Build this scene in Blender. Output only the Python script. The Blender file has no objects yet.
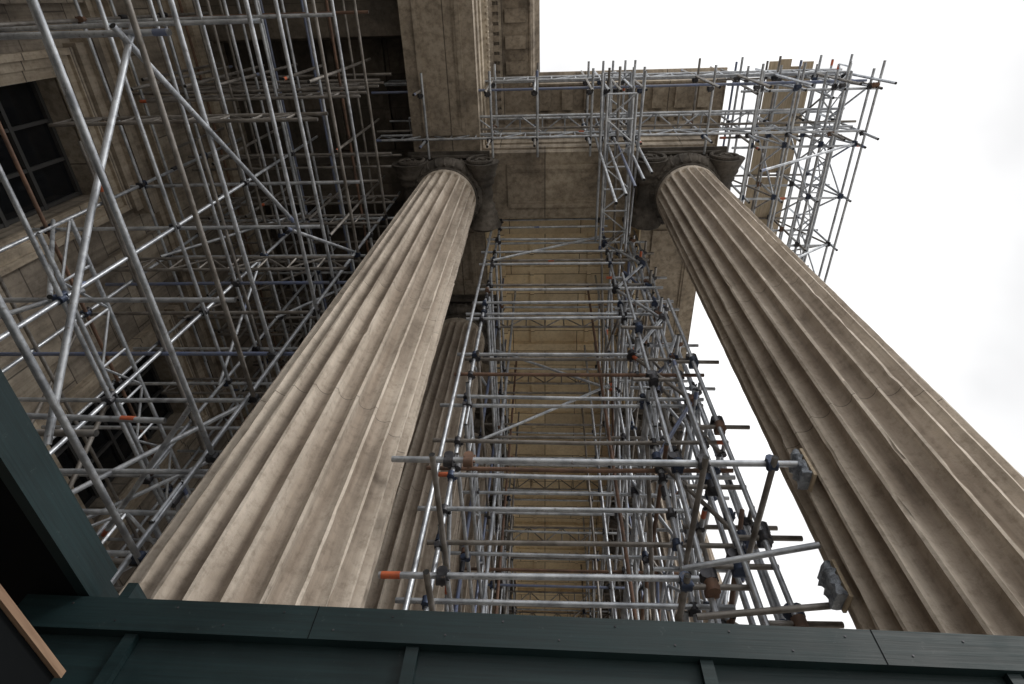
import bpy, math, random
from mathutils import Vector, Matrix, noise
random.seed(7)
sc = bpy.context.scene
GZ = -1.6   # ground level (camera eye is z=0)

# ------------------------------------------------------------------ materials
def nmat(name):
    m = bpy.data.materials.new(name); m.use_nodes = True
    nt = m.node_tree; b = nt.nodes["Principled BSDF"]
    return m, nt, b
def N(nt, t, **k):
    n = nt.nodes.new(t)
    for a, v in k.items():
        if a in n.inputs: n.inputs[a].default_value = v
        else: setattr(n, a, v)
    return n
def ramp(nt, fac, stops):
    r = nt.nodes.new("ShaderNodeValToRGB")
    e = r.color_ramp.elements
    e[0].position, e[0].color = stops[0][0], (*stops[0][1], 1)
    e[1].position, e[1].color = stops[-1][0], (*stops[-1][1], 1)
    for p, c in stops[1:-1]:
        x = e.new(p); x.color = (*c, 1)
    nt.links.new(fac, r.inputs[0]); return r.outputs[0]
def mix(nt, a, b, fac, mode='MIX'):
    m = nt.nodes.new("ShaderNodeMix"); m.data_type = 'RGBA'; m.blend_type = mode
    for s, v in ((m.inputs[0], fac), (m.inputs[6], a), (m.inputs[7], b)):
        if isinstance(v, bpy.types.NodeSocket): nt.links.new(v, s)
        elif isinstance(v, (int, float)): s.default_value = v
        else: s.default_value = (*v, 1)
    return m.outputs[2]
def mth(nt, op, a, b=0.0, c=None):
    m = nt.nodes.new("ShaderNodeMath"); m.operation = op
    for i, v in enumerate((a, b, c)):
        if v is None: continue
        if isinstance(v, bpy.types.NodeSocket): nt.links.new(v, m.inputs[i])
        else: m.inputs[i].default_value = v
    return m.outputs[0]
def coords(nt, scale=(1, 1, 1)):
    tc = nt.nodes.new("ShaderNodeTexCoord")
    mp = nt.nodes.new("ShaderNodeMapping"); mp.inputs["Scale"].default_value = scale
    nt.links.new(tc.outputs["Object"], mp.inputs[0]); return mp.outputs[0], tc.outputs["Object"]
def noise_n(nt, vec, scale, detail=6, rough=.6):
    n = N(nt, "ShaderNodeTexNoise", Scale=scale, Detail=detail, Roughness=rough)
    nt.links.new(vec, n.inputs["Vector"]); return n.outputs[0]

def stone(name, light, mid, dark, joints=None, streak=1.0, bump=.35, joint_w=.012, shade_grime=False, speck=.6):
    m, nt, b = nmat(name)
    v, obj = coords(nt)
    n1 = noise_n(nt, v, 1.3, 8, .65)
    c = ramp(nt, n1, [(.3, dark), (.5, mid), (.7, light)])
    vs, _ = coords(nt, (9, 9, .55))
    st = noise_n(nt, vs, 1.0, 6, .6)
    sr = ramp(nt, st, [(.38, (.42, .39, .36)), (.55, (1, 1, 1))])
    c = mix(nt, c, sr, .55*streak, 'MULTIPLY')
    n2 = noise_n(nt, v, 14, 6, .7)
    sp = ramp(nt, n2, [(.32, (.55, .52, .48)), (.5, (1, 1, 1)), (.75, (1.12, 1.1, 1.06))])
    c = mix(nt, c, sp, speck, 'MULTIPLY')
    oi = nt.nodes.new("ShaderNodeObjectInfo")
    n3 = noise_n(nt, v, 60, 4, .7)
    h = mth(nt, 'ADD', mth(nt, 'MULTIPLY', n2, .6), mth(nt, 'MULTIPLY', n3, .4))
    if shade_grime:   # groove shade painted into the flute colour, with streaky dirt (per-vertex recess attribute)
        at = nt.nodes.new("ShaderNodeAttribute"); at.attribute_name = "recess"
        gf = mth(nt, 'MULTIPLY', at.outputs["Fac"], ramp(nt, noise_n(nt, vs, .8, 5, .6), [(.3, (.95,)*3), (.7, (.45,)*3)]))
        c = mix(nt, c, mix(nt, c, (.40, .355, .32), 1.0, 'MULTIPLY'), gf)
    if joints:
        sx = nt.nodes.new("ShaderNodeSeparateXYZ"); nt.links.new(obj, sx.inputs[0])
        if joints[0] == 'drum':
            f = mth(nt, 'FRACT', mth(nt, 'DIVIDE', mth(nt, 'ADD', sx.outputs[2], .4), joints[1]))
            j = mth(nt, 'LESS_THAN', f, .006/joints[1]*1.2)
            fl = mth(nt, 'FLOOR', mth(nt, 'DIVIDE', mth(nt, 'ADD', sx.outputs[2], .4), joints[1]))
            wn = nt.nodes.new("ShaderNodeTexWhiteNoise"); wn.noise_dimensions = '1D'
            nt.links.new(mth(nt, 'ADD', fl, mth(nt, 'MULTIPLY', oi.outputs["Random"], 91.0)), wn.inputs["W"])
            tone = ramp(nt, wn.outputs[0], [(0, (.90, .885, .87)), (1, (1.05, 1.04, 1.02))])
            c = mix(nt, c, tone, 1.0, 'MULTIPLY')
        else:
            cb = nt.nodes.new("ShaderNodeCombineXYZ")
            a = {'x': 0, 'y': 1, 'z': 2}
            nt.links.new(sx.outputs[a[joints[1][0]]], cb.inputs[0]); nt.links.new(sx.outputs[a[joints[1][1]]], cb.inputs[1])
            br = N(nt, "ShaderNodeTexBrick", Scale=1.0)
            br.inputs["Brick Width"].default_value = joints[2]; br.inputs["Row Height"].default_value = joints[3]
            br.inputs["Mortar Size"].default_value = joint_w; br.inputs["Mortar Smooth"].default_value = .3
            br.inputs["Color1"].default_value = (.72, .7, .68, 1); br.inputs["Color2"].default_value = (1.1, 1.07, 1.0, 1)
            br.inputs["Mortar"].default_value = (.6, .57, .53, 1)
            nt.links.new(cb.outputs[0], br.inputs["Vector"])
            c = mix(nt, c, br.outputs["Color"], .8, 'MULTIPLY')
            j = br.outputs["Fac"]
        c = mix(nt, c, (.06, .05, .042), mth(nt, 'MULTIPLY', j, .75))
        h = mth(nt, 'SUBTRACT', h, mth(nt, 'MULTIPLY', j, 1.0))
    nt.links.new(c, b.inputs["Base Color"])
    b.inputs["Roughness"].default_value = .88
    bp = N(nt, "ShaderNodeBump", Strength=bump, Distance=.012)
    nt.links.new(h, bp.inputs["Height"]); nt.links.new(bp.outputs[0], b.inputs["Normal"])
    return m

M_col = stone("column_stone", (.66, .60, .53), (.55, .49, .425), (.36, .31, .26), ('drum', 2.15), .9, .55, shade_grime=True)
M_cap = stone("dark_capital_stone", (.19, .17, .15), (.09, .08, .07), (.03, .028, .026), None, 1, .6)  # capitals get a much darker stone colour than the shafts
M_ent = stone("entablature_stone", (.50, .445, .375), (.39, .34, .28), (.18, .155, .13), ('b', 'xz', 1.9, .9), .9)
M_wall = stone("ashlar_wall_stone", (.42, .38, .325), (.30, .265, .225), (.14, .122, .105), ('b', 'yz', 1.35, .52), 1.0)
M_aisle = stone("dark_aisle_ceiling_stone", (.18, .155, .13), (.10, .088, .075), (.05, .044, .038), ('b', 'xy', 1.7, .7), .6)  # darker stone colour for the aisle ceiling
M_ceil = stone("ceiling_stone", (.86, .75, .56), (.80, .68, .49), (.66, .53, .36), ('b', 'xy', 1.7, .55), .2, speck=.4)
M_pave = stone("paving_stone", (.64, .62, .59), (.58, .56, .53), (.46, .45, .43), ('b', 'xy', .9, .6), 0)

def metal(name, c1, c2, rough=.42, met=.75):
    m, nt, b = nmat(name)
    v, _ = coords(nt)
    n = noise_n(nt, v, 5, 6, .7)
    c = ramp(nt, n, [(.38, c2), (.62, c1)])
    ns = noise_n(nt, v, 22, 4, .7)     # mortar splashes and scuffs
    c = mix(nt, c, (.16, .13, .11), ramp(nt, ns, [(.60, (0, 0, 0)), (.70, (.7, .7, .7))]))
    nt.links.new(c, b.inputs["Base Color"])
    n2 = noise_n(nt, v, 40, 3, .6)
    nt.links.new(ramp(nt, n2, [(.3, (rough-.12,)*3), (.7, (rough+.2,)*3)]), b.inputs["Roughness"])
    b.inputs["Metallic"].default_value = met
    return m
M_gal = metal("galvanised_steel_tube", (.58, .61, .65), (.30, .32, .355), .42, .65)
M_old = metal("weathered_steel_tube", (.30, .285, .27), (.15, .135, .12), .5, .5)
M_rust = metal("rusty_steel_tube", (.22, .13, .09), (.10, .065, .05), .7, .3)
M_blue = metal("blue_painted_tube", (.15, .19, .33), (.18, .20, .26), .4, .3)
M_clamp = metal("clamp_steel", (.10, .10, .11), (.03, .03, .035), .5, .7)
M_bclamp = metal("blue_painted_clamp", (.045, .065, .12), (.025, .035, .06), .5, .4)
M_orange = metal("orange_marking_paint", (.55, .13, .05), (.38, .09, .04), .5, .0)
M_dark = metal("dark_tube_cap", (.02, .02, .02), (.01, .01, .01), .8, 0)  # flat dark end cap, painted in place of the shaded hollow

def wood(name, light, dark, axis_scale):
    m, nt, b = nmat(name)
    v, _ = coords(nt, axis_scale)
    n = noise_n(nt, v, 3, 6, .6)
    nt.links.new(ramp(nt, n, [(.3, dark), (.7, light)]), b.inputs["Base Color"])
    b.inputs["Roughness"].default_value = .75
    bp = N(nt, "ShaderNodeBump", Strength=.3, Distance=.004)
    nt.links.new(n, bp.inputs["Height"]); nt.links.new(bp.outputs[0], b.inputs["Normal"])
    return m
M_board = wood("scaffold_board_timber", (.60, .50, .37), (.36, .29, .20), (14, .8, 14))
M_trim = wood("brown_timber_trim", (.36, .24, .16), (.20, .12, .075), (14, .8, 14))

m, nt, b = nmat("dark_green_hoarding_paint"); M_green = m
v, _ = coords(nt, (1, 1, 1)); n = noise_n(nt, v, 2.2, 7, .65)
c = ramp(nt, n, [(.3, (.004, .013, .015)), (.7, (.010, .026, .029))])
v2, _ = coords(nt, (1.2, 1.2, 40)); n2 = noise_n(nt, v2, 2, 4, .6)
c = mix(nt, c, ramp(nt, n2, [(.3, (.7, .7, .7)), (.7, (1.3, 1.3, 1.3))]), .8, 'MULTIPLY')
n5 = noise_n(nt, v, 30, 6, .8)
c = mix(nt, c, (.06, .075, .075), ramp(nt, n5, [(.62, (0, 0, 0)), (.70, (.6, .6, .6))]))
nt.links.new(c, b.inputs["Base Color"])
nt.links.new(ramp(nt, n, [(.3, (.42,)*3), (.7, (.65,)*3)]), b.inputs["Roughness"])
b.inputs["Specular IOR Level"].default_value = .4
bp = N(nt, "ShaderNodeBump", Strength=.35, Distance=.004)
nt.links.new(n2, bp.inputs["Height"]); nt.links.new(bp.outputs[0], b.inputs["Normal"])
m, nt, b = nmat("dark_soffit"); M_black = m
b.inputs["Base Color"].default_value = (.004, .005, .006, 1); b.inputs["Roughness"].default_value = .9; b.inputs["Specular IOR Level"].default_value = .15
m, nt, b = nmat("window_glass"); M_glass = m
b.inputs["Base Color"].default_value = (.008, .009, .011, 1); b.inputs["Roughness"].default_value = .12
m, nt, b = nmat("painted_sash"); M_sash = m
b.inputs["Base Color"].default_value = (.05, .05, .05, 1); b.inputs["Roughness"].default_value = .5
m, nt, b = nmat("grey_polythene_wrap"); M_wrap = m
v, _ = coords(nt); n = noise_n(nt, v, 12, 5, .7)
nt.links.new(ramp(nt, n, [(.35, (.10, .115, .14)), (.6, (.34, .38, .44))]), b.inputs["Base Color"])
b.inputs["Roughness"].default_value = .3
bp = N(nt, "ShaderNodeBump", Strength=1.0, Distance=.03); nt.links.new(n, bp.inputs["Height"]); nt.links.new(bp.outputs[0], b.inputs["Normal"])

# ------------------------------------------------------------------ helpers
class MB:
    def __init__(s): s.v = []; s.f = []; s.m = []; s.mats = []; s.sm = []
    def mi(s, m):
        if m not in s.mats: s.mats.append(m)
        return s.mats.index(m)
    def face(s, idx, m, sm=False):
        s.f.append(idx); s.m.append(s.mi(m)); s.sm.append(sm)
    def box(s, x0, x1, y0, y1, z0, z1, m):
        b = len(s.v)
        s.v += [(x0,y0,z0),(x1,y0,z0),(x1,y1,z0),(x0,y1,z0),(x0,y0,z1),(x1,y0,z1),(x1,y1,z1),(x0,y1,z1)]
        for q in ((0,3,2,1),(4,5,6,7),(0,1,5,4),(1,2,6,5),(2,3,7,6),(3,0,4,7)):
            s.face([b+i for i in q], m)
    def tube(s, p, q, r, m, n=8, cap=None, r2=None):
        p = Vector(p); q = Vector(q); d = q-p
        if d.length < 1e-5: return
        r2 = r if r2 is None else r2
        d.normalize(); a = d.orthogonal().normalized(); c = d.cross(a)
        b = len(s.v)
        for i in range(n):
            t = 2*math.pi*i/n; o = (a*math.cos(t)+c*math.sin(t))
            s.v.append(tuple(p+o*r)); s.v.append(tuple(q+o*r2))
        for i in range(n):
            j = (i+1) % n
            s.face([b+2*i, b+2*j, b+2*j+1, b+2*i+1], m, True)
        cm = cap or m
        s.face([b+2*i for i in range(n)][::-1], cm); s.face([b+2*i+1 for i in range(n)], cm)
    def sweep(s, pts_list, m, closed=False, sm=False):
        b = len(s.v); n = len(pts_list[0])
        for r in pts_list: s.v += [tuple(p) for p in r]
        for i in range(len(pts_list)-1):
            for j in range(n if closed else n-1):
                k = (j+1) % n
                s.face([b+i*n+j, b+(i+1)*n+j, b+(i+1)*n+k, b+i*n+k], m, sm)
    def obj(s, name, parent=None, sharp=None, attr=None):
        me = bpy.data.meshes.new(name); me.from_pydata(s.v, [], s.f)
        for m in s.mats: me.materials.append(m)
        me.polygons.foreach_set("material_index", s.m)
        me.polygons.foreach_set("use_smooth", s.sm)
        me.update()
        if attr:
            at = me.attributes.new("recess", 'FLOAT', 'POINT')
            at.data.foreach_set("value", attr + [0.0]*(len(s.v)-len(attr)))
        if sharp: me.set_sharp_from_angle(angle=math.radians(sharp))
        o = bpy.data.objects.new(name, me); sc.collection.objects.link(o)
        if parent: o.parent = parent
        return o
def empty(name):
    e = bpy.data.objects.new(name, None); sc.collection.objects.link(e); return e

# ------------------------------------------------------------------ ground
g = MB(); R = 600
g.v = [(-R,-R,GZ),(R,-R,GZ),(R,R,GZ),(-R,R,GZ)]; g.face([0,1,2,3], M_pave); g.obj("ground")

# ------------------------------------------------------------------ fluted column (shared meshes)
ZT = 11.35
def column_mesh():
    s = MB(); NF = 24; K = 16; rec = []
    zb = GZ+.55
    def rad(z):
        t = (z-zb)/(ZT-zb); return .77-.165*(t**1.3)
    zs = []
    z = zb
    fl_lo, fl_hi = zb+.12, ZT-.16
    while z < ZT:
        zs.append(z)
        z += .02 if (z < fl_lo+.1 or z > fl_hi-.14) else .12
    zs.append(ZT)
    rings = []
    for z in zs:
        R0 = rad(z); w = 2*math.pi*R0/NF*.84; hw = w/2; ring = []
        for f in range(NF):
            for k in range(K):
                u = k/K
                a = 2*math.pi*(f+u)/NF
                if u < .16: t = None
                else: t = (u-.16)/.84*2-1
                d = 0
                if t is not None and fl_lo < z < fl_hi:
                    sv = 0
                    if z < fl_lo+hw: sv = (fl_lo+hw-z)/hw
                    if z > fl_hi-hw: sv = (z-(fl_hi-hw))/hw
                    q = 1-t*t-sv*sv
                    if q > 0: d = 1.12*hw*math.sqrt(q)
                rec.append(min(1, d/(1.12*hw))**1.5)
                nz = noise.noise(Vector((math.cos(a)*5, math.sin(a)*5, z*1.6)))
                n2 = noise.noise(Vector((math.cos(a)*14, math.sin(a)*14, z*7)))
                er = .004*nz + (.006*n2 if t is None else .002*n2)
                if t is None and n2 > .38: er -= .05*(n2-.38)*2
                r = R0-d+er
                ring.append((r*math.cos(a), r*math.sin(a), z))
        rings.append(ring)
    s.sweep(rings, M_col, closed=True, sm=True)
    s.box(-1.0, 1.0, -1.0, 1.0, GZ, GZ+.2, M_col)
    prof = []
    for i in range(9): a = math.pi*(i/8-.5); prof.append((.88+.1*math.cos(a), GZ+.3+.1*math.sin(a)))
    prof += [(.84, GZ+.405), (.82, GZ+.43)]
    for i in range(7): a = math.pi*(i/6-.5); prof.append((.80+.06*math.cos(a), GZ+.49+.05*math.sin(a)))
    prof += [(.775, GZ+.545), (.775, GZ+.57)]
    s.sweep([[(r*math.cos(2*math.pi*i/64), r*math.sin(2*math.pi*i/64), z) for i in range(64)] for r, z in prof], M_col, True, True)
    return s.obj("shaft", None, 38, rec)
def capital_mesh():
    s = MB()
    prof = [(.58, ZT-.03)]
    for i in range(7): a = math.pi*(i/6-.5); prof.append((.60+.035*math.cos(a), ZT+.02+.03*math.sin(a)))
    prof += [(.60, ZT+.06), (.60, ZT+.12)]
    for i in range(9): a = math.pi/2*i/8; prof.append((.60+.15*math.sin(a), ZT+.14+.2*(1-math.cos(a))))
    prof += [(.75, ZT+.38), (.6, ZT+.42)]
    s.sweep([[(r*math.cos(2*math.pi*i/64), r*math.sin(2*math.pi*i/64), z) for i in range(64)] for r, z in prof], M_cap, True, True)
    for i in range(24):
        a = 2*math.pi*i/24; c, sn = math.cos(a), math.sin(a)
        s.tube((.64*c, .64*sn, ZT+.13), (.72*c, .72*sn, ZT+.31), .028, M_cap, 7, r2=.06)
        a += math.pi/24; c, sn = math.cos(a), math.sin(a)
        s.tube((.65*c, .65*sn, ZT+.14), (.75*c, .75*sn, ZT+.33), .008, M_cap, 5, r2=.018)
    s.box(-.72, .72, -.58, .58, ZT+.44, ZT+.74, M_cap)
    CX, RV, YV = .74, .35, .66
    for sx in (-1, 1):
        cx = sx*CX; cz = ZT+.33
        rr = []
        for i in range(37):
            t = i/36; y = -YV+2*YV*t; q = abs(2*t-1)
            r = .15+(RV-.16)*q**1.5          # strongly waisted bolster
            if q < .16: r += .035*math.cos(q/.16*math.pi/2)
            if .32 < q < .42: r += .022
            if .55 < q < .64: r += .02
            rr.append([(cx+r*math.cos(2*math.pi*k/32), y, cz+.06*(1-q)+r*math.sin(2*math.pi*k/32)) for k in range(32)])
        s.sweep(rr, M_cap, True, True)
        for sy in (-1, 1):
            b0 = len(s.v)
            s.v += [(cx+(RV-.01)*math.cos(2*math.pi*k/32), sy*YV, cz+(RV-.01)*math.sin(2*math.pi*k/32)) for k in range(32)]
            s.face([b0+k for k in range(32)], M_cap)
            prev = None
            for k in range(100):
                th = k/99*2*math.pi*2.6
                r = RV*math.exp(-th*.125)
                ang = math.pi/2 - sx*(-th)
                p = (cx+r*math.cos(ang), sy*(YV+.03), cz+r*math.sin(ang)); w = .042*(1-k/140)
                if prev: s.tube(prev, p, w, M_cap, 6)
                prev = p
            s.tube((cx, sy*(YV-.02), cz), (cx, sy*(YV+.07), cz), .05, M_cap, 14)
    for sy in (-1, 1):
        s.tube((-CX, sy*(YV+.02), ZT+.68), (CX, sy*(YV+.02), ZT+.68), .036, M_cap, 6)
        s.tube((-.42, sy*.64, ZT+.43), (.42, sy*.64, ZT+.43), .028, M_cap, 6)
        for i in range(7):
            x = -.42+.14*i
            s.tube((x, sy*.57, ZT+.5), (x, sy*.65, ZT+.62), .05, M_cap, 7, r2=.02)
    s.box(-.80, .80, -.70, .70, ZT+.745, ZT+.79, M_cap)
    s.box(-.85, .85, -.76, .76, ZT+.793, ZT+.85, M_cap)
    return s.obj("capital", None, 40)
sh = column_mesh(); ca = capital_mesh()
ME_SH, ME_CA = sh.data, ca.data
bpy.data.objects.remove(sh); bpy.data.objects.remove(ca)
LX, RX, CY = -1.99, 2.80, 3.48
pos = [(LX, CY), (RX, CY)] + [(LX, CY+3.3*i) for i in range(1, 10)] + [(RX, CY+3.3*i) for i in range(2, 10)] + [(LX, -3.4)]
for i, (x, y) in enumerate(pos):
    e = empty("fluted_ionic_column"); e.location = (x, y, 0)
    a = bpy.data.objects.new("shaft", ME_SH); b = bpy.data.objects.new("capital", ME_CA)
    for o in (a, b): sc.collection.objects.link(o); o.parent = e
    a.rotation_euler[2] = math.radians(15*((i*5) % 7)+3)

# ------------------------------------------------------------------ building
B = empty("museum_portico_building")
E0 = ZT+.855     # architrave underside
XL, XR, YF = LX+.66, RX+.68, CY-.70      # outer faces
YB = 42
KR = .62         # cornice on the right flank projects less
s = MB()
prof = [(-.012, 0), (0, 0), (0, .30), (.035, .31), (.035, .62), (.07, .63), (.07, .95), (.12, .98), (.18, 1.03), (.18, 1.10), (.06, 1.12),
        (.06, 1.85), (.12, 1.90), (.18, 1.95), (.20, 1.97), (.20, 2.17), (.30, 2.19), (.36, 2.26), (.40, 2.28), (.40, 2.33), (.96, 2.30), (.98, 2.27), (1.02, 2.27),
        (1.02, 2.52), (1.06, 2.55), (1.10, 2.66), (1.19, 2.74), (1.21, 2.76), (1.21, 2.84), (.35, 2.95), (.35, 3.6), (.1, 3.65), (-2, 3.66)]
path = lambda o: [(XL+o, -14), (XL+o, YF-o), (XR+o*(KR if o > 0 else 1), YF-o), (XR+o*(KR if o > 0 else 1), YB)]
rows = []
for k in range(4):
    rows.append([(path(o)[k][0], path(o)[k][1], E0+z) for o, z in prof])
s.sweep(rows, M_ent)
def dent(p, q, nx, ny, step=.19, kk=1.0):
    p = Vector((*p, 0)); q = Vector((*q, 0)); L = (q-p).length; n = int(L/step); d = (q-p)/n
    for i in range(n):
        c = p+d*(i+.5)
        o0, o1, hw, z0, z1 = .19*kk, .33*kk, .060, 1.96, 2.165
        if ny == 0: s.box(c.x+o0, c.x+o1, c.y-hw, c.y+hw, E0+z0, E0+z1, M_ent)
        else: s.box(c.x-hw, c.x+hw, c.y-o1, c.y-o0, E0+z0, E0+z1, M_ent)
dent((XL, -6), (XL, YF-.36), 1, 0); dent((XL+.36, YF), (XR+.1, YF), 0, -1); dent((XR, YF-.15), (XR, 30), 1, 0, kk=KR)
# egg course above the fascia
for (ax, c0, c1, f) in (('y', -5, YF-.3, XL+.13), ('x', XL+.3, XR, YF-.13)):
    c = c0
    while c < c1:
        if ax == 'y': s.tube((f, c, E0+1.0), (f+.05, c, E0+1.07), .032, M_ent, 6, r2=.02)
        else: s.tube((c, f, E0+1.0), (c, f-.05, E0+1.07), .032, M_ent, 6, r2=.02)
        c += .11
y = -6
while y < YF-1.2: s.box(XL+.45, XL+.90, y, y+.26, E0+2.22, E0+2.298, M_ent); y += .52
x = XL+1.2
while x < XR+.4: s.box(x, x+.26, YF-.90, YF-.45, E0+2.22, E0+2.298, M_ent); x += .52
y = YF-.3
while y < 30: s.box(XR+.30, XR+.55, y, y+.26, E0+2.22, E0+2.298, M_ent); y += .52
lx0, rx0 = LX-.72, RX-.70
s.box(lx0, XL-.012, -14, YB, E0+.004, E0+2.2, M_ent)
s.box(XL-.010, XR-.012, YF+.012, YF+1.4, E0+.006, E0+2.21, M_ent)
s.box(rx0, XR-.014, YF+1.402, YB, E0+.004, E0+2.19, M_ent)
def soff(x0, x1, y0, y1):
    for ins, w, z0 in ((0, .09, E0-.045), (.092, .05, E0-.022)):
        a0, a1, b0, b1 = x0+ins, x1-ins, y0+ins, y1-ins; z1 = E0+.003
        s.box(a0, a0+w, b0, b1, z0, z1, M_ent); s.box(a1-w, a1, b0, b1, z0, z1, M_ent)
        s.box(a0+w+.002, a1-w-.002, b0, b0+w, z0, z1, M_ent); s.box(a0+w+.002, a1-w-.002, b1-w, b1, z0, z1, M_ent)
for i in range(9):
    soff(lx0+.25, XL-.25, CY+3.3*i+1.0, CY+3.3*i+2.3)
soff(lx0+.25, XL-.25, -1.8, 2.4); soff(LX+1.2, RX-1.2, YF+.25, YF+1.15)
for i in range(4): soff(rx0+.25, XR-.25, CY+6.6*i+1.0, CY+6.6*i+5.6)
s.obj("entablature", B)
# nave ceiling
s = MB()
x0, x1 = XL+.001, rx0-.001; zc = E0+1.2; y0 = YF+1.401
s.box(x0, x1, y0, YB, zc, zc+.3, M_ceil)
s.box(x0, x0+.03, y0, YB, E0+.01, zc-.45, M_ceil); s.box(x1-.03, x1, y0, YB, E0+.01, zc-.45, M_ceil)
for dx, dz in ((.34, .16), (.22, .30), (.10, .42)):
    s.box(x0, x0+dx, y0+.001, YB, zc-dz, zc-dz+.139, M_ceil); s.box(x1-dx, x1, y0+.001, YB, zc-dz, zc-dz+.139, M_ceil)
y = y0+.35; i = 0
while y < YB:
    w = .12 if i % 3 else .4
    dz = .06 if i % 3 else .14
    s.box(x0+.342, x1-.342, y, y+w, zc-dz, zc-.001, M_ceil)
    y += 1.1 if i % 3 else 1.3; i += 1
for xx in (x0+.95, x1-1.05):
    s.box(xx, xx+.1, y0+.36, YB, zc-.05, zc-.002, M_ceil)
WX = -7.0
s.box(WX-.5, lx0-.002, -14, YB, E0+1.6, E0+1.9, M_aisle)
k = -5
while CY+3.3*k < YB-2:
    yc = CY+3.3*k
    s.box(WX, lx0-.003, yc-.42, yc+.42, E0+.5, E0+1.599, M_aisle)
    s.box(WX, lx0-.003, yc-.50, yc+.50, E0+1.2, E0+1.35, M_aisle)
    for xx in (-5.9, -4.7, -3.6):
        s.box(xx, xx+.12, yc+.51, yc+2.79, E0+1.45, E0+1.598, M_aisle)
    k += 1
s.obj("coffered_ceiling", B)
s = MB(); s.box(WX-8, XL-.3, -14.2, YB+.2, E0+3.67, E0+3.9, M_wall); s.box(XL-.298, XR-.3, YF+.3, YB+.2, E0+3.672, E0+3.902, M_wall); s.obj("light_blocking_roof", B)  # unseen slab over the building, added to block light from above
# back wall with windows
s = MB()
wy = [1.65+4.35*i for i in range(-3, 9)]; hw = .85; wz0, wz1 = 5.7, 8.7
lz0, lz1 = -.4, 3.2
X0 = WX-.45
s.box(X0, WX, -14, YB, GZ, lz0, M_wall); s.box(X0, WX, -14, YB, lz1, wz0, M_wall); s.box(X0, WX, -14, YB, wz1, E0+1.6, M_wall)
for z0, z1 in ((lz0, lz1), (wz0, wz1)):
    prev = -14
    for c in wy:
        s.box(X0, WX, prev, c-hw, z0, z1, M_wall); prev = c+hw
    s.box(X0, WX, prev, YB, z0, z1, M_wall)
    for c in wy:
        for k, (w0, pr) in enumerate(((0, .06), (.14, .10), (.26, .15))):
            a = hw+w0; bw = .14 if k < 2 else .09
            s.box(WX-.02, WX+pr, c-a-bw, c-a, z0-.0, z1+w0+bw, M_ent); s.box(WX-.02, WX+pr, c+a, c+a+bw, z0, z1+w0+bw, M_ent)
            s.box(WX-.02, WX+pr-.003, c-a, c+a, z1+w0, z1+w0+bw, M_ent)
        s.box(WX, WX+.26, c-hw-.5, c+hw+.5, z0-.2, z0-.003, M_ent)
        s.box(WX, WX+.20, c-hw-.4, c+hw+.4, z1+.38, z1+.55, M_ent); s.box(WX, WX+.36, c-hw-.5, c+hw+.5, z1+.553, z1+.68, M_ent)
for z, h, p in ((4.3, .35, .12), (4.66, .1, .2), (9.75, .12, .10), (9.88, .10, .2), (9.99, .14, .28), (11.6, .25, .12), (11.86, .12, .24), (11.99, .25, .4)):
    s.box(WX, WX+p, -13.9, YB, z, z+h, M_ent)
for c in wy:
    yc = c+4.35/2
    s.box(WX, WX+.10, yc-.42, yc+.42, 5.0, 9.7, M_wall)
s.obj("ashlar_wall", B)
s = MB()
for z0, z1 in ((lz0, lz1), (wz0, wz1)):
    for c in wy:
        s.box(X0+.05, X0+.08, c-hw, c+hw, z0, z1, M_glass)
        for yy in (-hw, -.3, .25, hw-.06): s.box(X0+.081, X0+.13, c+yy, c+yy+.05, z0, z1, M_sash)
        for i in range(5): zz = z0+(z1-z0-.06)*i/4; s.box(X0+.082, X0+.14, c-hw, c+hw, zz, zz+.06, M_sash)
s.obj("windows", B)
s = MB(); s.box(WX, XR+1.0, -14, YB, GZ+.005, GZ+.02, M_pave); s.obj("portico_floor", B)

# ------------------------------------------------------------------ scaffolding
TR = .0245
def pick():
    r = random.random()
    if r < .60: return M_gal
    if r < .86: return M_old
    if r < .90: return M_rust
    if r < .95: return M_blue
    return M_gal
def pole(s, p, q, m=None, r=TR):
    p = Vector(p); q = Vector(q); m = m or pick()
    d = (q-p); L = d.length
    if L > 3:     # slight natural bow in long tubes
        o = Vector((random.uniform(-.012, .012), random.uniform(-.012, .012), random.uniform(-.02, .005)))
        mid = (p+q)/2+o; s.tube(p, mid, r, m, 9, cap=M_dark); s.tube(mid, q, r, m, 9, cap=M_dark)
    else: s.tube(p, q, r, m, 9, cap=M_dark)
    if L > 1 and random.random() < .26:
        d.normalize(); e = p+d*.012 if random.random() < .5 else q-d*.13
        if random.random() < .3: e = p+d*random.uniform(.2, L-.3)
        s.tube(e, e+d*.11, r+.0015, M_orange if random.random() < .5 else M_blue, 9)
def coupler(s, p, d1, d2, big=1.0):
    p = Vector(p); d1 = Vector(d1).normalized(); d2 = Vector(d2).normalized(); n = d1.cross(d2)
    if n.length < .1: n = d1.orthogonal()
    n.normalize()
    a = p - n*.025; b = p + n*.025
    r_ = random.random()
    m = M_clamp if r_ < .6 else (M_bclamp if r_ < .93 else M_rust)
    s.tube(a-d1*.034*big, a+d1*.034*big, .039*big, m, 8); s.tube(b-d2*.034*big, b+d2*.034*big, .039*big, m, 8)
    s.tube(a+d2*.048-n*.02, a+d2*.048+n*.065, .010, m, 5)
    s.tube(a+d2*.048+n*.045, a+d2*.048+n*.062, .018, m, 6)
    s.tube(b+d1*.048-n*.055, b+d1*.048+n*.03, .010, m, 5)
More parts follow.
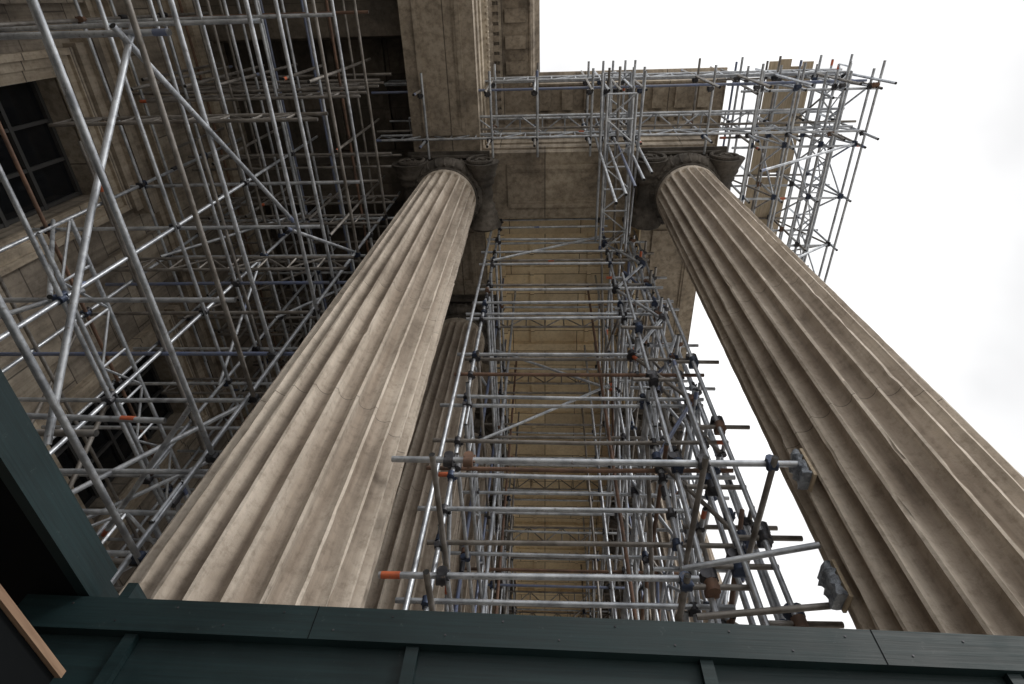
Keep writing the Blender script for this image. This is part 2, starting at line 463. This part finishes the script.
def birdcage(s, xs, ys, zs, ztop, zbot=GZ+.02, miss=.1, diag=.25, over=.35, back=0, skip=lambda x, y: False):
    J = lambda a=.03: random.uniform(-a, a)
    nodes = [(x, y) for x in xs for y in ys if not skip(x, y)]
    for x, y in nodes:
        pole(s, (x+J(), y+J(), zbot), (x+J(), y+J(), ztop+random.uniform(-.3, .4)))
        for zz in (4.2+random.uniform(-1, 1), 9+random.uniform(-1, 1)):
            if zz < ztop: s.tube((x, y, zz-.07), (x, y, zz+.07), .033, M_clamp, 8)
    for z in zs:
        for x in xs:
            if random.random() < miss: continue
            zz = z+J(.05); off = .05
            y0 = min(ys); y1 = max(ys)
            y = y0-back-random.uniform(.1, over)
            while y < y1:
                ye = min(y+back+random.uniform(4.5, 6.4), y1+random.uniform(.1, over))
                pole(s, (x+off, y, zz+J(.015)), (x+off, ye, zz+J(.015))); y = ye-.02
            for yy in ys:
                if not skip(x, yy): coupler(s, (x+off/2, yy, zz), (0, 0, 1), (0, 1, 0))
        for yy in ys:
            if random.random() < miss: continue
            zz = z+.06+J(.06)
            pole(s, (min(xs)-random.uniform(.1, over), yy+.05+J(.01), zz), (max(xs)+random.uniform(.1, over), yy+.05+J(.01), zz+J(.02)))
            for x in xs:
                if not skip(x, yy): coupler(s, (x, yy+.025, zz), (0, 0, 1), (1, 0, 0))
    zz = list(zs)
    for i in range(len(zz)-1):
        for j in range(len(ys)-1):
            for x in xs:
                if random.random() < diag:
                    a, b = (ys[j], ys[j+1]) if random.random() < .5 else (ys[j+1], ys[j])
                    pole(s, (x-.05, a, zz[i]-.1), (x-.05, b, zz[i+1]+.15))
        for j in range(len(xs)-1):
            for yy in ys:
                if random.random() < diag:
                    a, b = (xs[j], xs[j+1]) if random.random() < .5 else (xs[j+1], xs[j])
                    pole(s, (a, yy-.05, zz[i]-.1), (b, yy-.05, zz[i+1]+.15))
def lattice(s, p, q, dep, step=.55, m=None, rung=True):
    p = Vector(p); q = Vector(q); dep = Vector(dep); d = q-p; L = d.length; n = max(2, int(L/step)); m = m or M_gal
    pole(s, p, q, m); pole(s, p+dep, q+dep, m)
    for i in range(n):
        a = p+d*(i/n); b = p+d*((i+1)/n)
        if i % 2: s.tube(a, b+dep, .015, m, 6)
        else: s.tube(a+dep, b, .015, m, 6)
        if rung: s.tube(a, a+dep, .015, m, 6)

# --- aisle birdcage (left)
s = MB()
birdcage(s, [-3.1, -4.65, -6.3], [.1, 2.35, 3.55, 4.7, 6.9, 9.3, 11.8, 14.5, 18], [2.75, 4.75, 6.7, 8.65, 10.6], 12.0, miss=.04, diag=.14, back=3.0,
         skip=lambda x, y: (y < 1 and x > -6) or (y < 3 and x > -4))
for xx, zz in ((-3.05, 3.85), (-3.2, 5.6), (-4.6, 7.6), (-3.15, 7.7), (-3.1, 9.6), (-4.7, 9.6), (-4.7, 5.9), (-6.2, 7.8)):
    pole(s, (xx, -3.5, zz), (xx, 6.4, zz+.03), M_gal)
    for yy in (3.55, 4.7): coupler(s, (xx, yy, zz), (0, 1, 0), (0, 0, 1))
for zz in (8.2, 10.2, 11.4):
    for yy in (1.3, 3.4, 5.7, 8.0, 10.4, 13):
        lattice(s, (-6.6, yy, zz), (-2.95, yy, zz), (0, 0, -.42), .45, M_old)
for x in [-6.6+.62*i for i in range(6)]:
    for y in [1.0+1.15*i for i in range(10)]:
        if random.random() < .75: pole(s, (x+random.uniform(-.1, .1), y, 9.6+random.uniform(-1, .6)), (x, y, 12.1+random.uniform(-.4, .8)), M_old)
for z in (9.9, 10.9, 11.8):
    for x in [-6.6+.75*i for i in range(5)]: pole(s, (x, -2, z), (x, 12, z), pick())
    for y in [1.2+1.5*i for i in range(7)]: pole(s, (-6.8, y, z+.05), (-2.9, y, z+.05), M_old)
for z in (3.7, 5.7, 7.7):      # guard rails at each lift
    for y in (3.6, 4.75, 6.95, 9.35): pole(s, (-6.7, y, z), (-2.95, y, z+.02))
    for x in (-4.6, -6.25): pole(s, (x, 1.5, z+.05), (x, 9.6, z+.05), M_old)
lattice(s, (-3.12, 3.5, 3.05), (-3.12, 9, 3.05), (0, 0, .42), .5)
lattice(s, (-4.8, 1.8, 5.0), (-4.8, 11, 5.0), (0, 0, .42), .5)
lattice(s, (-5.9, 3.7, 2.9), (-3.0, 3.7, 2.9), (0, 0, .42), .5)
lattice(s, (-6.4, 5.9, 3.6), (-3.0, 5.9, 3.6), (0, 0, .42), .5)
for (a, b) in (((-6.2, 2.4, 3.0), (-4.6, 2.4, 5.0)), ((-4.6, 4.6, 3.2), (-3.0, 7.0, 5.0)), ((-6.2, 4.7, 2.9), (-3.1, 4.7, 6.0)), ((-4.6, 3.6, 2.8), (-3.1, 3.6, 4.8)), ((-6.3, 6.9, 3.0), (-4.6, 6.9, 5.2)), ((-6.3, 7.0, 5.0), (-3.2, 7.0, 8.5)), ((-3.1, 3.0, 3.9), (-4.6, 4.7, 3.9)), ((-6.2, 2.6, 3.4), (-3.0, 2.8, 3.45))):
    pole(s, a, b)
s.obj("birdcage_scaffolding", None, 50)

# --- nave scaffolding between the columns (centre)
s = MB()
xs = [-1.0, 1.22, 1.78]
for z in [2.15, 2.62, 3.0, 4.02, 4.5, 5.05, 5.9, 6.4, 6.9, 7.95, 8.5, 9.0, 10.1, 10.7, 11.4, 12.1, 12.6, 13.0]:
    lng = random.random() < .4
    pole(s, (-1.22+random.uniform(-.1, .1), 4.35, z), ((2.0 if lng else 1.45)+random.uniform(-.1, .1), 4.35+random.uniform(-.02, .02), z+random.uniform(-.03, .03)), M_gal if random.random() < .7 else None)
    for x in xs[:2]: coupler(s, (x, 4.375, z), (0, 0, 1), (1, 0, 0))
    if random.random() < .6: coupler(s, (1.78, 4.375, z), (0, 0, 1), (1, 0, 0), 1.15)
birdcage(s, xs, [4.4, 5.9, 7.6, 9.5], [2.5, 3.6, 4.7, 5.8, 6.9, 8.2, 9.3, 10.4, 11.4], 12.7, miss=.06, diag=.14)
birdcage(s, [-1.0, 1.2, 2.0], [11.6, 14.0, 16.5, 19.5, 23], [3.5, 5.4, 7.3, 9.2, 11.1], 12.7, miss=.05, diag=.10)
birdcage(s, [1.5, 2.0], [4.6, 5.3], [1.9, 3.0, 4.1, 5.2, 6.4, 7.6, 8.8, 10, 11.2], 12.2, miss=.05, diag=.75)
for y in (5.9, 7.6, 9.5):
    pole(s, (-.72, y+.1, GZ), (-.70, y+.1, 12.3)); pole(s, (.98, y-.1, GZ), (.98, y-.1, 12.3))
for i in range(10):
    z = 1.6+i*1.05
    a, b = ((1.2, 1.8) if i % 2 else (1.8, 1.2))
    pole(s, (a, 4.33, z), (b, 4.33, z+1.05))
    if i % 2: pole(s, (1.84, 4.4, z), (1.84, 6.0, z+1.5))
    else: pole(s, (1.16, 5.9, z), (1.16, 4.4, z+1.4))
    pole(s, (1.84, 5.9, z+.4), (1.84, 7.6, z+1.9)); pole(s, (1.26, 7.6, z), (1.26, 5.9, z+1.4))
    coupler(s, (a, 4.33, z), (0, 0, 1), (1, 0, 1), 1.3); coupler(s, (1.84, 5.9, z+.4), (0, 0, 1), (0, 1, 1), 1.3)
for yy, zz in ((6.0, 10.6), (8.0, 11.4), (11, 9.2), (14, 9.6), (17, 11.0), (12, 11.9), (20, 11.8), (14, 7.6), (18, 8.6)):
    lattice(s, (-1.2, yy, zz), (2.0, yy, zz), (0, 0, .42), .4, M_old)
for xx in (-.95, 1.3, 1.9):
    lattice(s, (xx, 4.4, 8.4), (xx, 16, 8.4), (0, 0, .42), .5)
    lattice(s, (xx, 4.4, 5.4), (xx, 12, 5.4), (0, 0, .42), .5)
# props braced against the columns
pole(s, (-1.25, 3.22, 3.50), (2.04, 3.24, 3.52), M_gal, .0265)
for x in (-.78, -.62, 1.25, 1.78): coupler(s, (x, 3.22, 3.50), (1, 0, 0), (0, 1, 0), 1.1)
pole(s, (-1.22, 3.62, 2.70), (1.1, 3.62, 2.73), M_gal)
s.tube((-1.20, 3.62, 2.70), (-1.06, 3.62, 2.701), .0275, M_orange, 9)
for x in (-.75, 1.0): coupler(s, (x, 3.62, 2.7), (1, 0, 0), (0, 1, 0), 1.1)
for x, z in ((-.9, 3.45), (1.25, 3.45), (1.78, 3.46)):
    pole(s, (x, 3.12, z), (x, 4.6, z), M_old)
for x, z in ((-.85, 2.66), (1.0, 2.68)): pole(s, (x, 3.52, z), (x, 4.6, z), M_old)
pole(s, (1.1, 3.9, 2.62), (2.08, 3.75, 2.64), M_old); pole(s, (1.05, 3.8, 2.95), (2.0, 3.5, 2.95), M_gal)
pole(s, (-1.12, 4.2, -1.5), (-1.12, 4.2, 12.0), M_gal); pole(s, (1.33, 4.15, -1.5), (1.33, 4.15, 9.2), M_gal); pole(s, (1.6, 4.0, -1.5), (1.62, 4.0, 6.2), M_gal)
pole(s, (1.9, 4.05, -1.5), (1.88, 4.05, 8.0), M_gal); pole(s, (2.02, 4.6, -1.5), (2.0, 4.6, 7.0), M_gal); pole(s, (1.72, 4.5, -1.5), (1.70, 4.5, 11.6), M_gal)
for x, z in ((1.33, 4.4), (1.6, 4.1), (1.6, 3.2), (1.9, 3.5), (1.9, 5.0), (1.33, 5.9), (1.33, 3.0), (1.9, 2.7), (1.33, 7.2), (1.9, 6.3)):
    coupler(s, (x, 4.1, z), (0, 0, 1), (1, 0, 0), 1.45)
    coupler(s, (x, 4.1, z+.12), (0, 0, 1), (0, 1, 0), 1.3)
    pole(s, (x-.25, 4.08, z+.0), (x+.32, 4.10, z+.02), M_old)
s.obj("tube_and_fitting_scaffolding", None, 50)

# padded pole ends wrapped in polythene
def pad(x, y, z):
    s = MB(); rows = []
    n = 14
    for i in range(n):
        t = i/(n-1); zz = z-.13+.26*t; w = .085+.012*math.sin(i*2.1); d = .03+.008*math.sin(i*1.3+1)
        if i in (4, 9): w -= .012; d -= .01
        rows.append([(x+d*c1+random.uniform(-.006, .006), y+w*c2+random.uniform(-.006, .006), zz) for c1, c2 in ((-1, -1), (-1.1, -.5), (-1, 0), (-1.1, .5), (-1, 1), (0, 1.1), (1, 1), (1, 0), (1, -1), (0, -1.1))])
    s.sweep(rows, M_wrap, True, True)
    s.face([len(s.v)-10+i for i in range(10)], M_wrap); s.face([9-i for i in range(10)], M_wrap)
    s.box(x+.038, x+.062, y-.09, y+.09, z-.15, z+.15, M_board)
    s.obj("wrapped_timber_pad", None, 60)
pad(2.02, 3.30, 3.52); pad(2.01, 3.62, 2.70)

# --- high level bridge / cantilever scaffold
s = MB()
T0, T1, T2 = 12.1, 13.05, 13.9
for yy in (1.60, 2.35):
    for zz in (12.45, 13.6):
        pole(s, (-3.5, yy, zz), (6.2, yy, zz+.02))
lattice(s, (-3.4, 1.52, 13.15), (6.2, 1.52, 13.15), (0, 0, .45), .5)
lattice(s, (-3.4, 2.42, 11.9), (6.1, 2.42, 11.9), (0, 0, .45), .5)
lattice(s, (-2.8, 2.1, 12.45), (5.9, 2.1, 12.45), (0, .35, .05), .45)
for x in (-2.4, -1.1, -.2, .85, 1.15, 1.35, 1.6, 1.8, 3.1, 3.95, 4.7, 5.5, 6.1):
    pole(s, (x, 1.5, 11.4+random.uniform(-.3, 0)), (x, 1.56, 14.2+random.uniform(-.3, .7)))
    pole(s, (x, 2.45, 11.3), (x, 2.45, 13.9))
    for zz in (11.9, 13.2):
        pole(s, (x+.05, 1.2, zz), (x+.05, 2.8 if x < 3.8 else 5.9, zz)); coupler(s, (x, 1.6, zz), (0, 0, 1), (0, 1, 0)); coupler(s, (x, 2.45, zz), (0, 0, 1), (0, 1, 0))
for x in (1.02, 1.2, 1.38, 1.56, 1.74):
    pole(s, (x, 1.35+random.uniform(-.2, .1), 11.4+random.uniform(-.6, .7)), (x, 4.3, 11.3+random.uniform(-.6, .4)))
lattice(s, (1.08, 1.5, 10.8), (1.08, 4.4, 10.8), (.5, 0, 0), .4); lattice(s, (1.12, 1.3, 12.0), (1.12, 2.75, 11.9), (.5, 0, 0), .35)
for i in range(5):
    pole(s, (1.02+.19*i, 2.6, 8.2+i*.4), (1.06+.19*i, 2.55, 13.9))
xs = [4.1, 4.75, 5.45, 6.1]; ys = [1.65, 2.7, 3.75, 4.8, 5.7]
for x in xs:
    for z in (T0, T1, T2):
        pole(s, (x, 1.35, z), (x, 6.0, z))
    for y in ys:
        pole(s, (x+.05, y, T0-.35), (x+.05, y, T2+.5+random.uniform(-.2, .4)))
for y in ys:
    for z in (T0, T1, T2):
        pole(s, (3.75, y+.05, z+.05), (6.3, y+.05, z+.05))
        for x in xs: coupler(s, (x, y, z), (0, 0, 1), (1, 0, 0))
for x in xs[1:]:
    for j in range(4):
        pole(s, (x, ys[j], T0), (x, ys[j+1], T2), None, .02)
        if j % 2: pole(s, (x, ys[j+1], T0), (x, ys[j], T2), None, .02)
for y in ys:
    for j in range(3):
        a, b = (T0, T2) if j % 2 else (T2, T0)
        pole(s, (xs[j], y, a), (xs[j+1], y, b), None, .02)
lattice(s, (6.05, 1.4, 13.0), (6.05, 6.0, 13.0), (0, 0, .45), .45); lattice(s, (5.3, 1.4, 12.2), (5.3, 6.0, 12.2), (.45, 0, 0), .45)
for y in (2.7, 4.8): pole(s, (3.7, y, 10.2), (6.1, y, T0))
pole(s, (5.35, 1.8, T0-.3), (5.45, 1.75, 15.9)); pole(s, (3.95, 1.7, T0-.3), (3.95, 1.6, 15.4))
for i in range(4):
    x = 4.83+.235*i
    s.box(x, x+.222, 1.45+random.uniform(-.15, .1), 3.8+random.uniform(-.05, .05), T2+.08+.003*i, T2+.12+.003*i, M_board)
    s.box(x, x+.222, 3.86, 6.0+random.uniform(-.2, .2), T2+.08+.003*i, T2+.12+.003*i, M_board)
s.obj("cantilever_scaffolding", None, 50)

# ------------------------------------------------------------------ hoarding
H = empty("green_hoarding")
s = MB()
HY = 2.0; HT = 1.285
s.box(-1.9, 2.9, HY, HY+.05, GZ, HT-.06, M_green)
s.box(-1.9, 2.9, HY-.045, HY-.002, HT-.125, HT, M_green)
s.box(-1.9, 2.9, HY-.001, HY+.13, HT-.03, HT+.004, M_green)
for x in (-1.42, -.41, .60, 1.61, 2.62):
    s.box(x-.022, x+.022, HY-.03, HY-.003, GZ, HT-.127, M_green)
for x in (-.78, 1.2): s.box(x-.0015, x+.0015, HY-.0465, HY-.0455, HT-.125, HT, M_black)
for i in range(22):
    x = -1.7+i*.2; s.tube((x, HY-.0445, HT-.03-(i % 2)*.06), (x, HY-.0475, HT-.03-(i % 2)*.06), .004, M_clamp, 6)
pw = s.obj("panel_wall", H); pw.rotation_euler[2] = .0257; pw.location = (0, -.025, 0)
s = MB()
s.box(-1.765, -1.72, -4, HY-.06, 1.295, 1.44, M_green)
s.box(-1.64, -1.60, HY-.06, HY+.10, HT+.006, HT+.1, M_green)
s.box(-4.2, -1.767, -4, HY+.4, 1.30, 1.34, M_black)
s.box(-4.2, -1.766, -4, HY+.4, 1.341, 1.43, M_green)
s.box(-1.66, -1.598, -4, HY-.14, GZ, .975, M_black)
s.box(-1.61, -1.58, -4, HY-.13, .977, 1.0, M_trim)
s.obj("canopy", H)

# ------------------------------------------------------------------ light
w = bpy.data.worlds.new("World"); sc.world = w; w.use_nodes = True
nt = w.node_tree; bg = nt.nodes["Background"]
sky = nt.nodes.new("ShaderNodeTexSky"); sky.sky_type = 'NISHITA'; sky.sun_disc = False
az, el = math.radians(122), math.radians(38)
sky.sun_elevation = el; sky.sun_rotation = az
sky.dust_density = 4
tc = nt.nodes.new("ShaderNodeTexCoord")
n = noise_n(nt, tc.outputs["Generated"], 2.2, 5, .45)
cl = ramp(nt, n, [(.36, (7.7, 7.7, 7.75)), (.50, (9.4, 9.4, 9.4)), (.65, (11.5, 11.5, 11.5))])
c = mix(nt, sky.outputs[0], cl, .96)
nt.links.new(c, bg.inputs[0]); bg.inputs[1].default_value = .122
sd = bpy.data.lights.new("sun", 'SUN'); sd.energy = 1.5; sd.angle = math.radians(12); sd.color = (1, .97, .92)
so = bpy.data.objects.new("sun", sd); sc.collection.objects.link(so)
dirv = Vector((math.sin(az)*math.cos(el), math.cos(az)*math.cos(el), math.sin(el)))
so.rotation_euler = dirv.to_track_quat('Z', 'Y').to_euler(); so.location = (20, -20, 30)

# ------------------------------------------------------------------ camera
cam = bpy.data.cameras.new("camera"); co = bpy.data.objects.new("camera", cam); sc.collection.objects.link(co)
cam.lens = 577/1024*36; cam.sensor_width = 36; cam.clip_start = .05; cam.clip_end = 3000
co.matrix_world = Matrix.Rotation(math.radians(90+59), 4, 'X') @ Matrix.Rotation(math.radians(3.27), 4, 'Y')
sc.camera = co
sc.view_settings.view_transform = 'Standard'; sc.view_settings.look = 'None'; sc.view_settings.exposure = 0
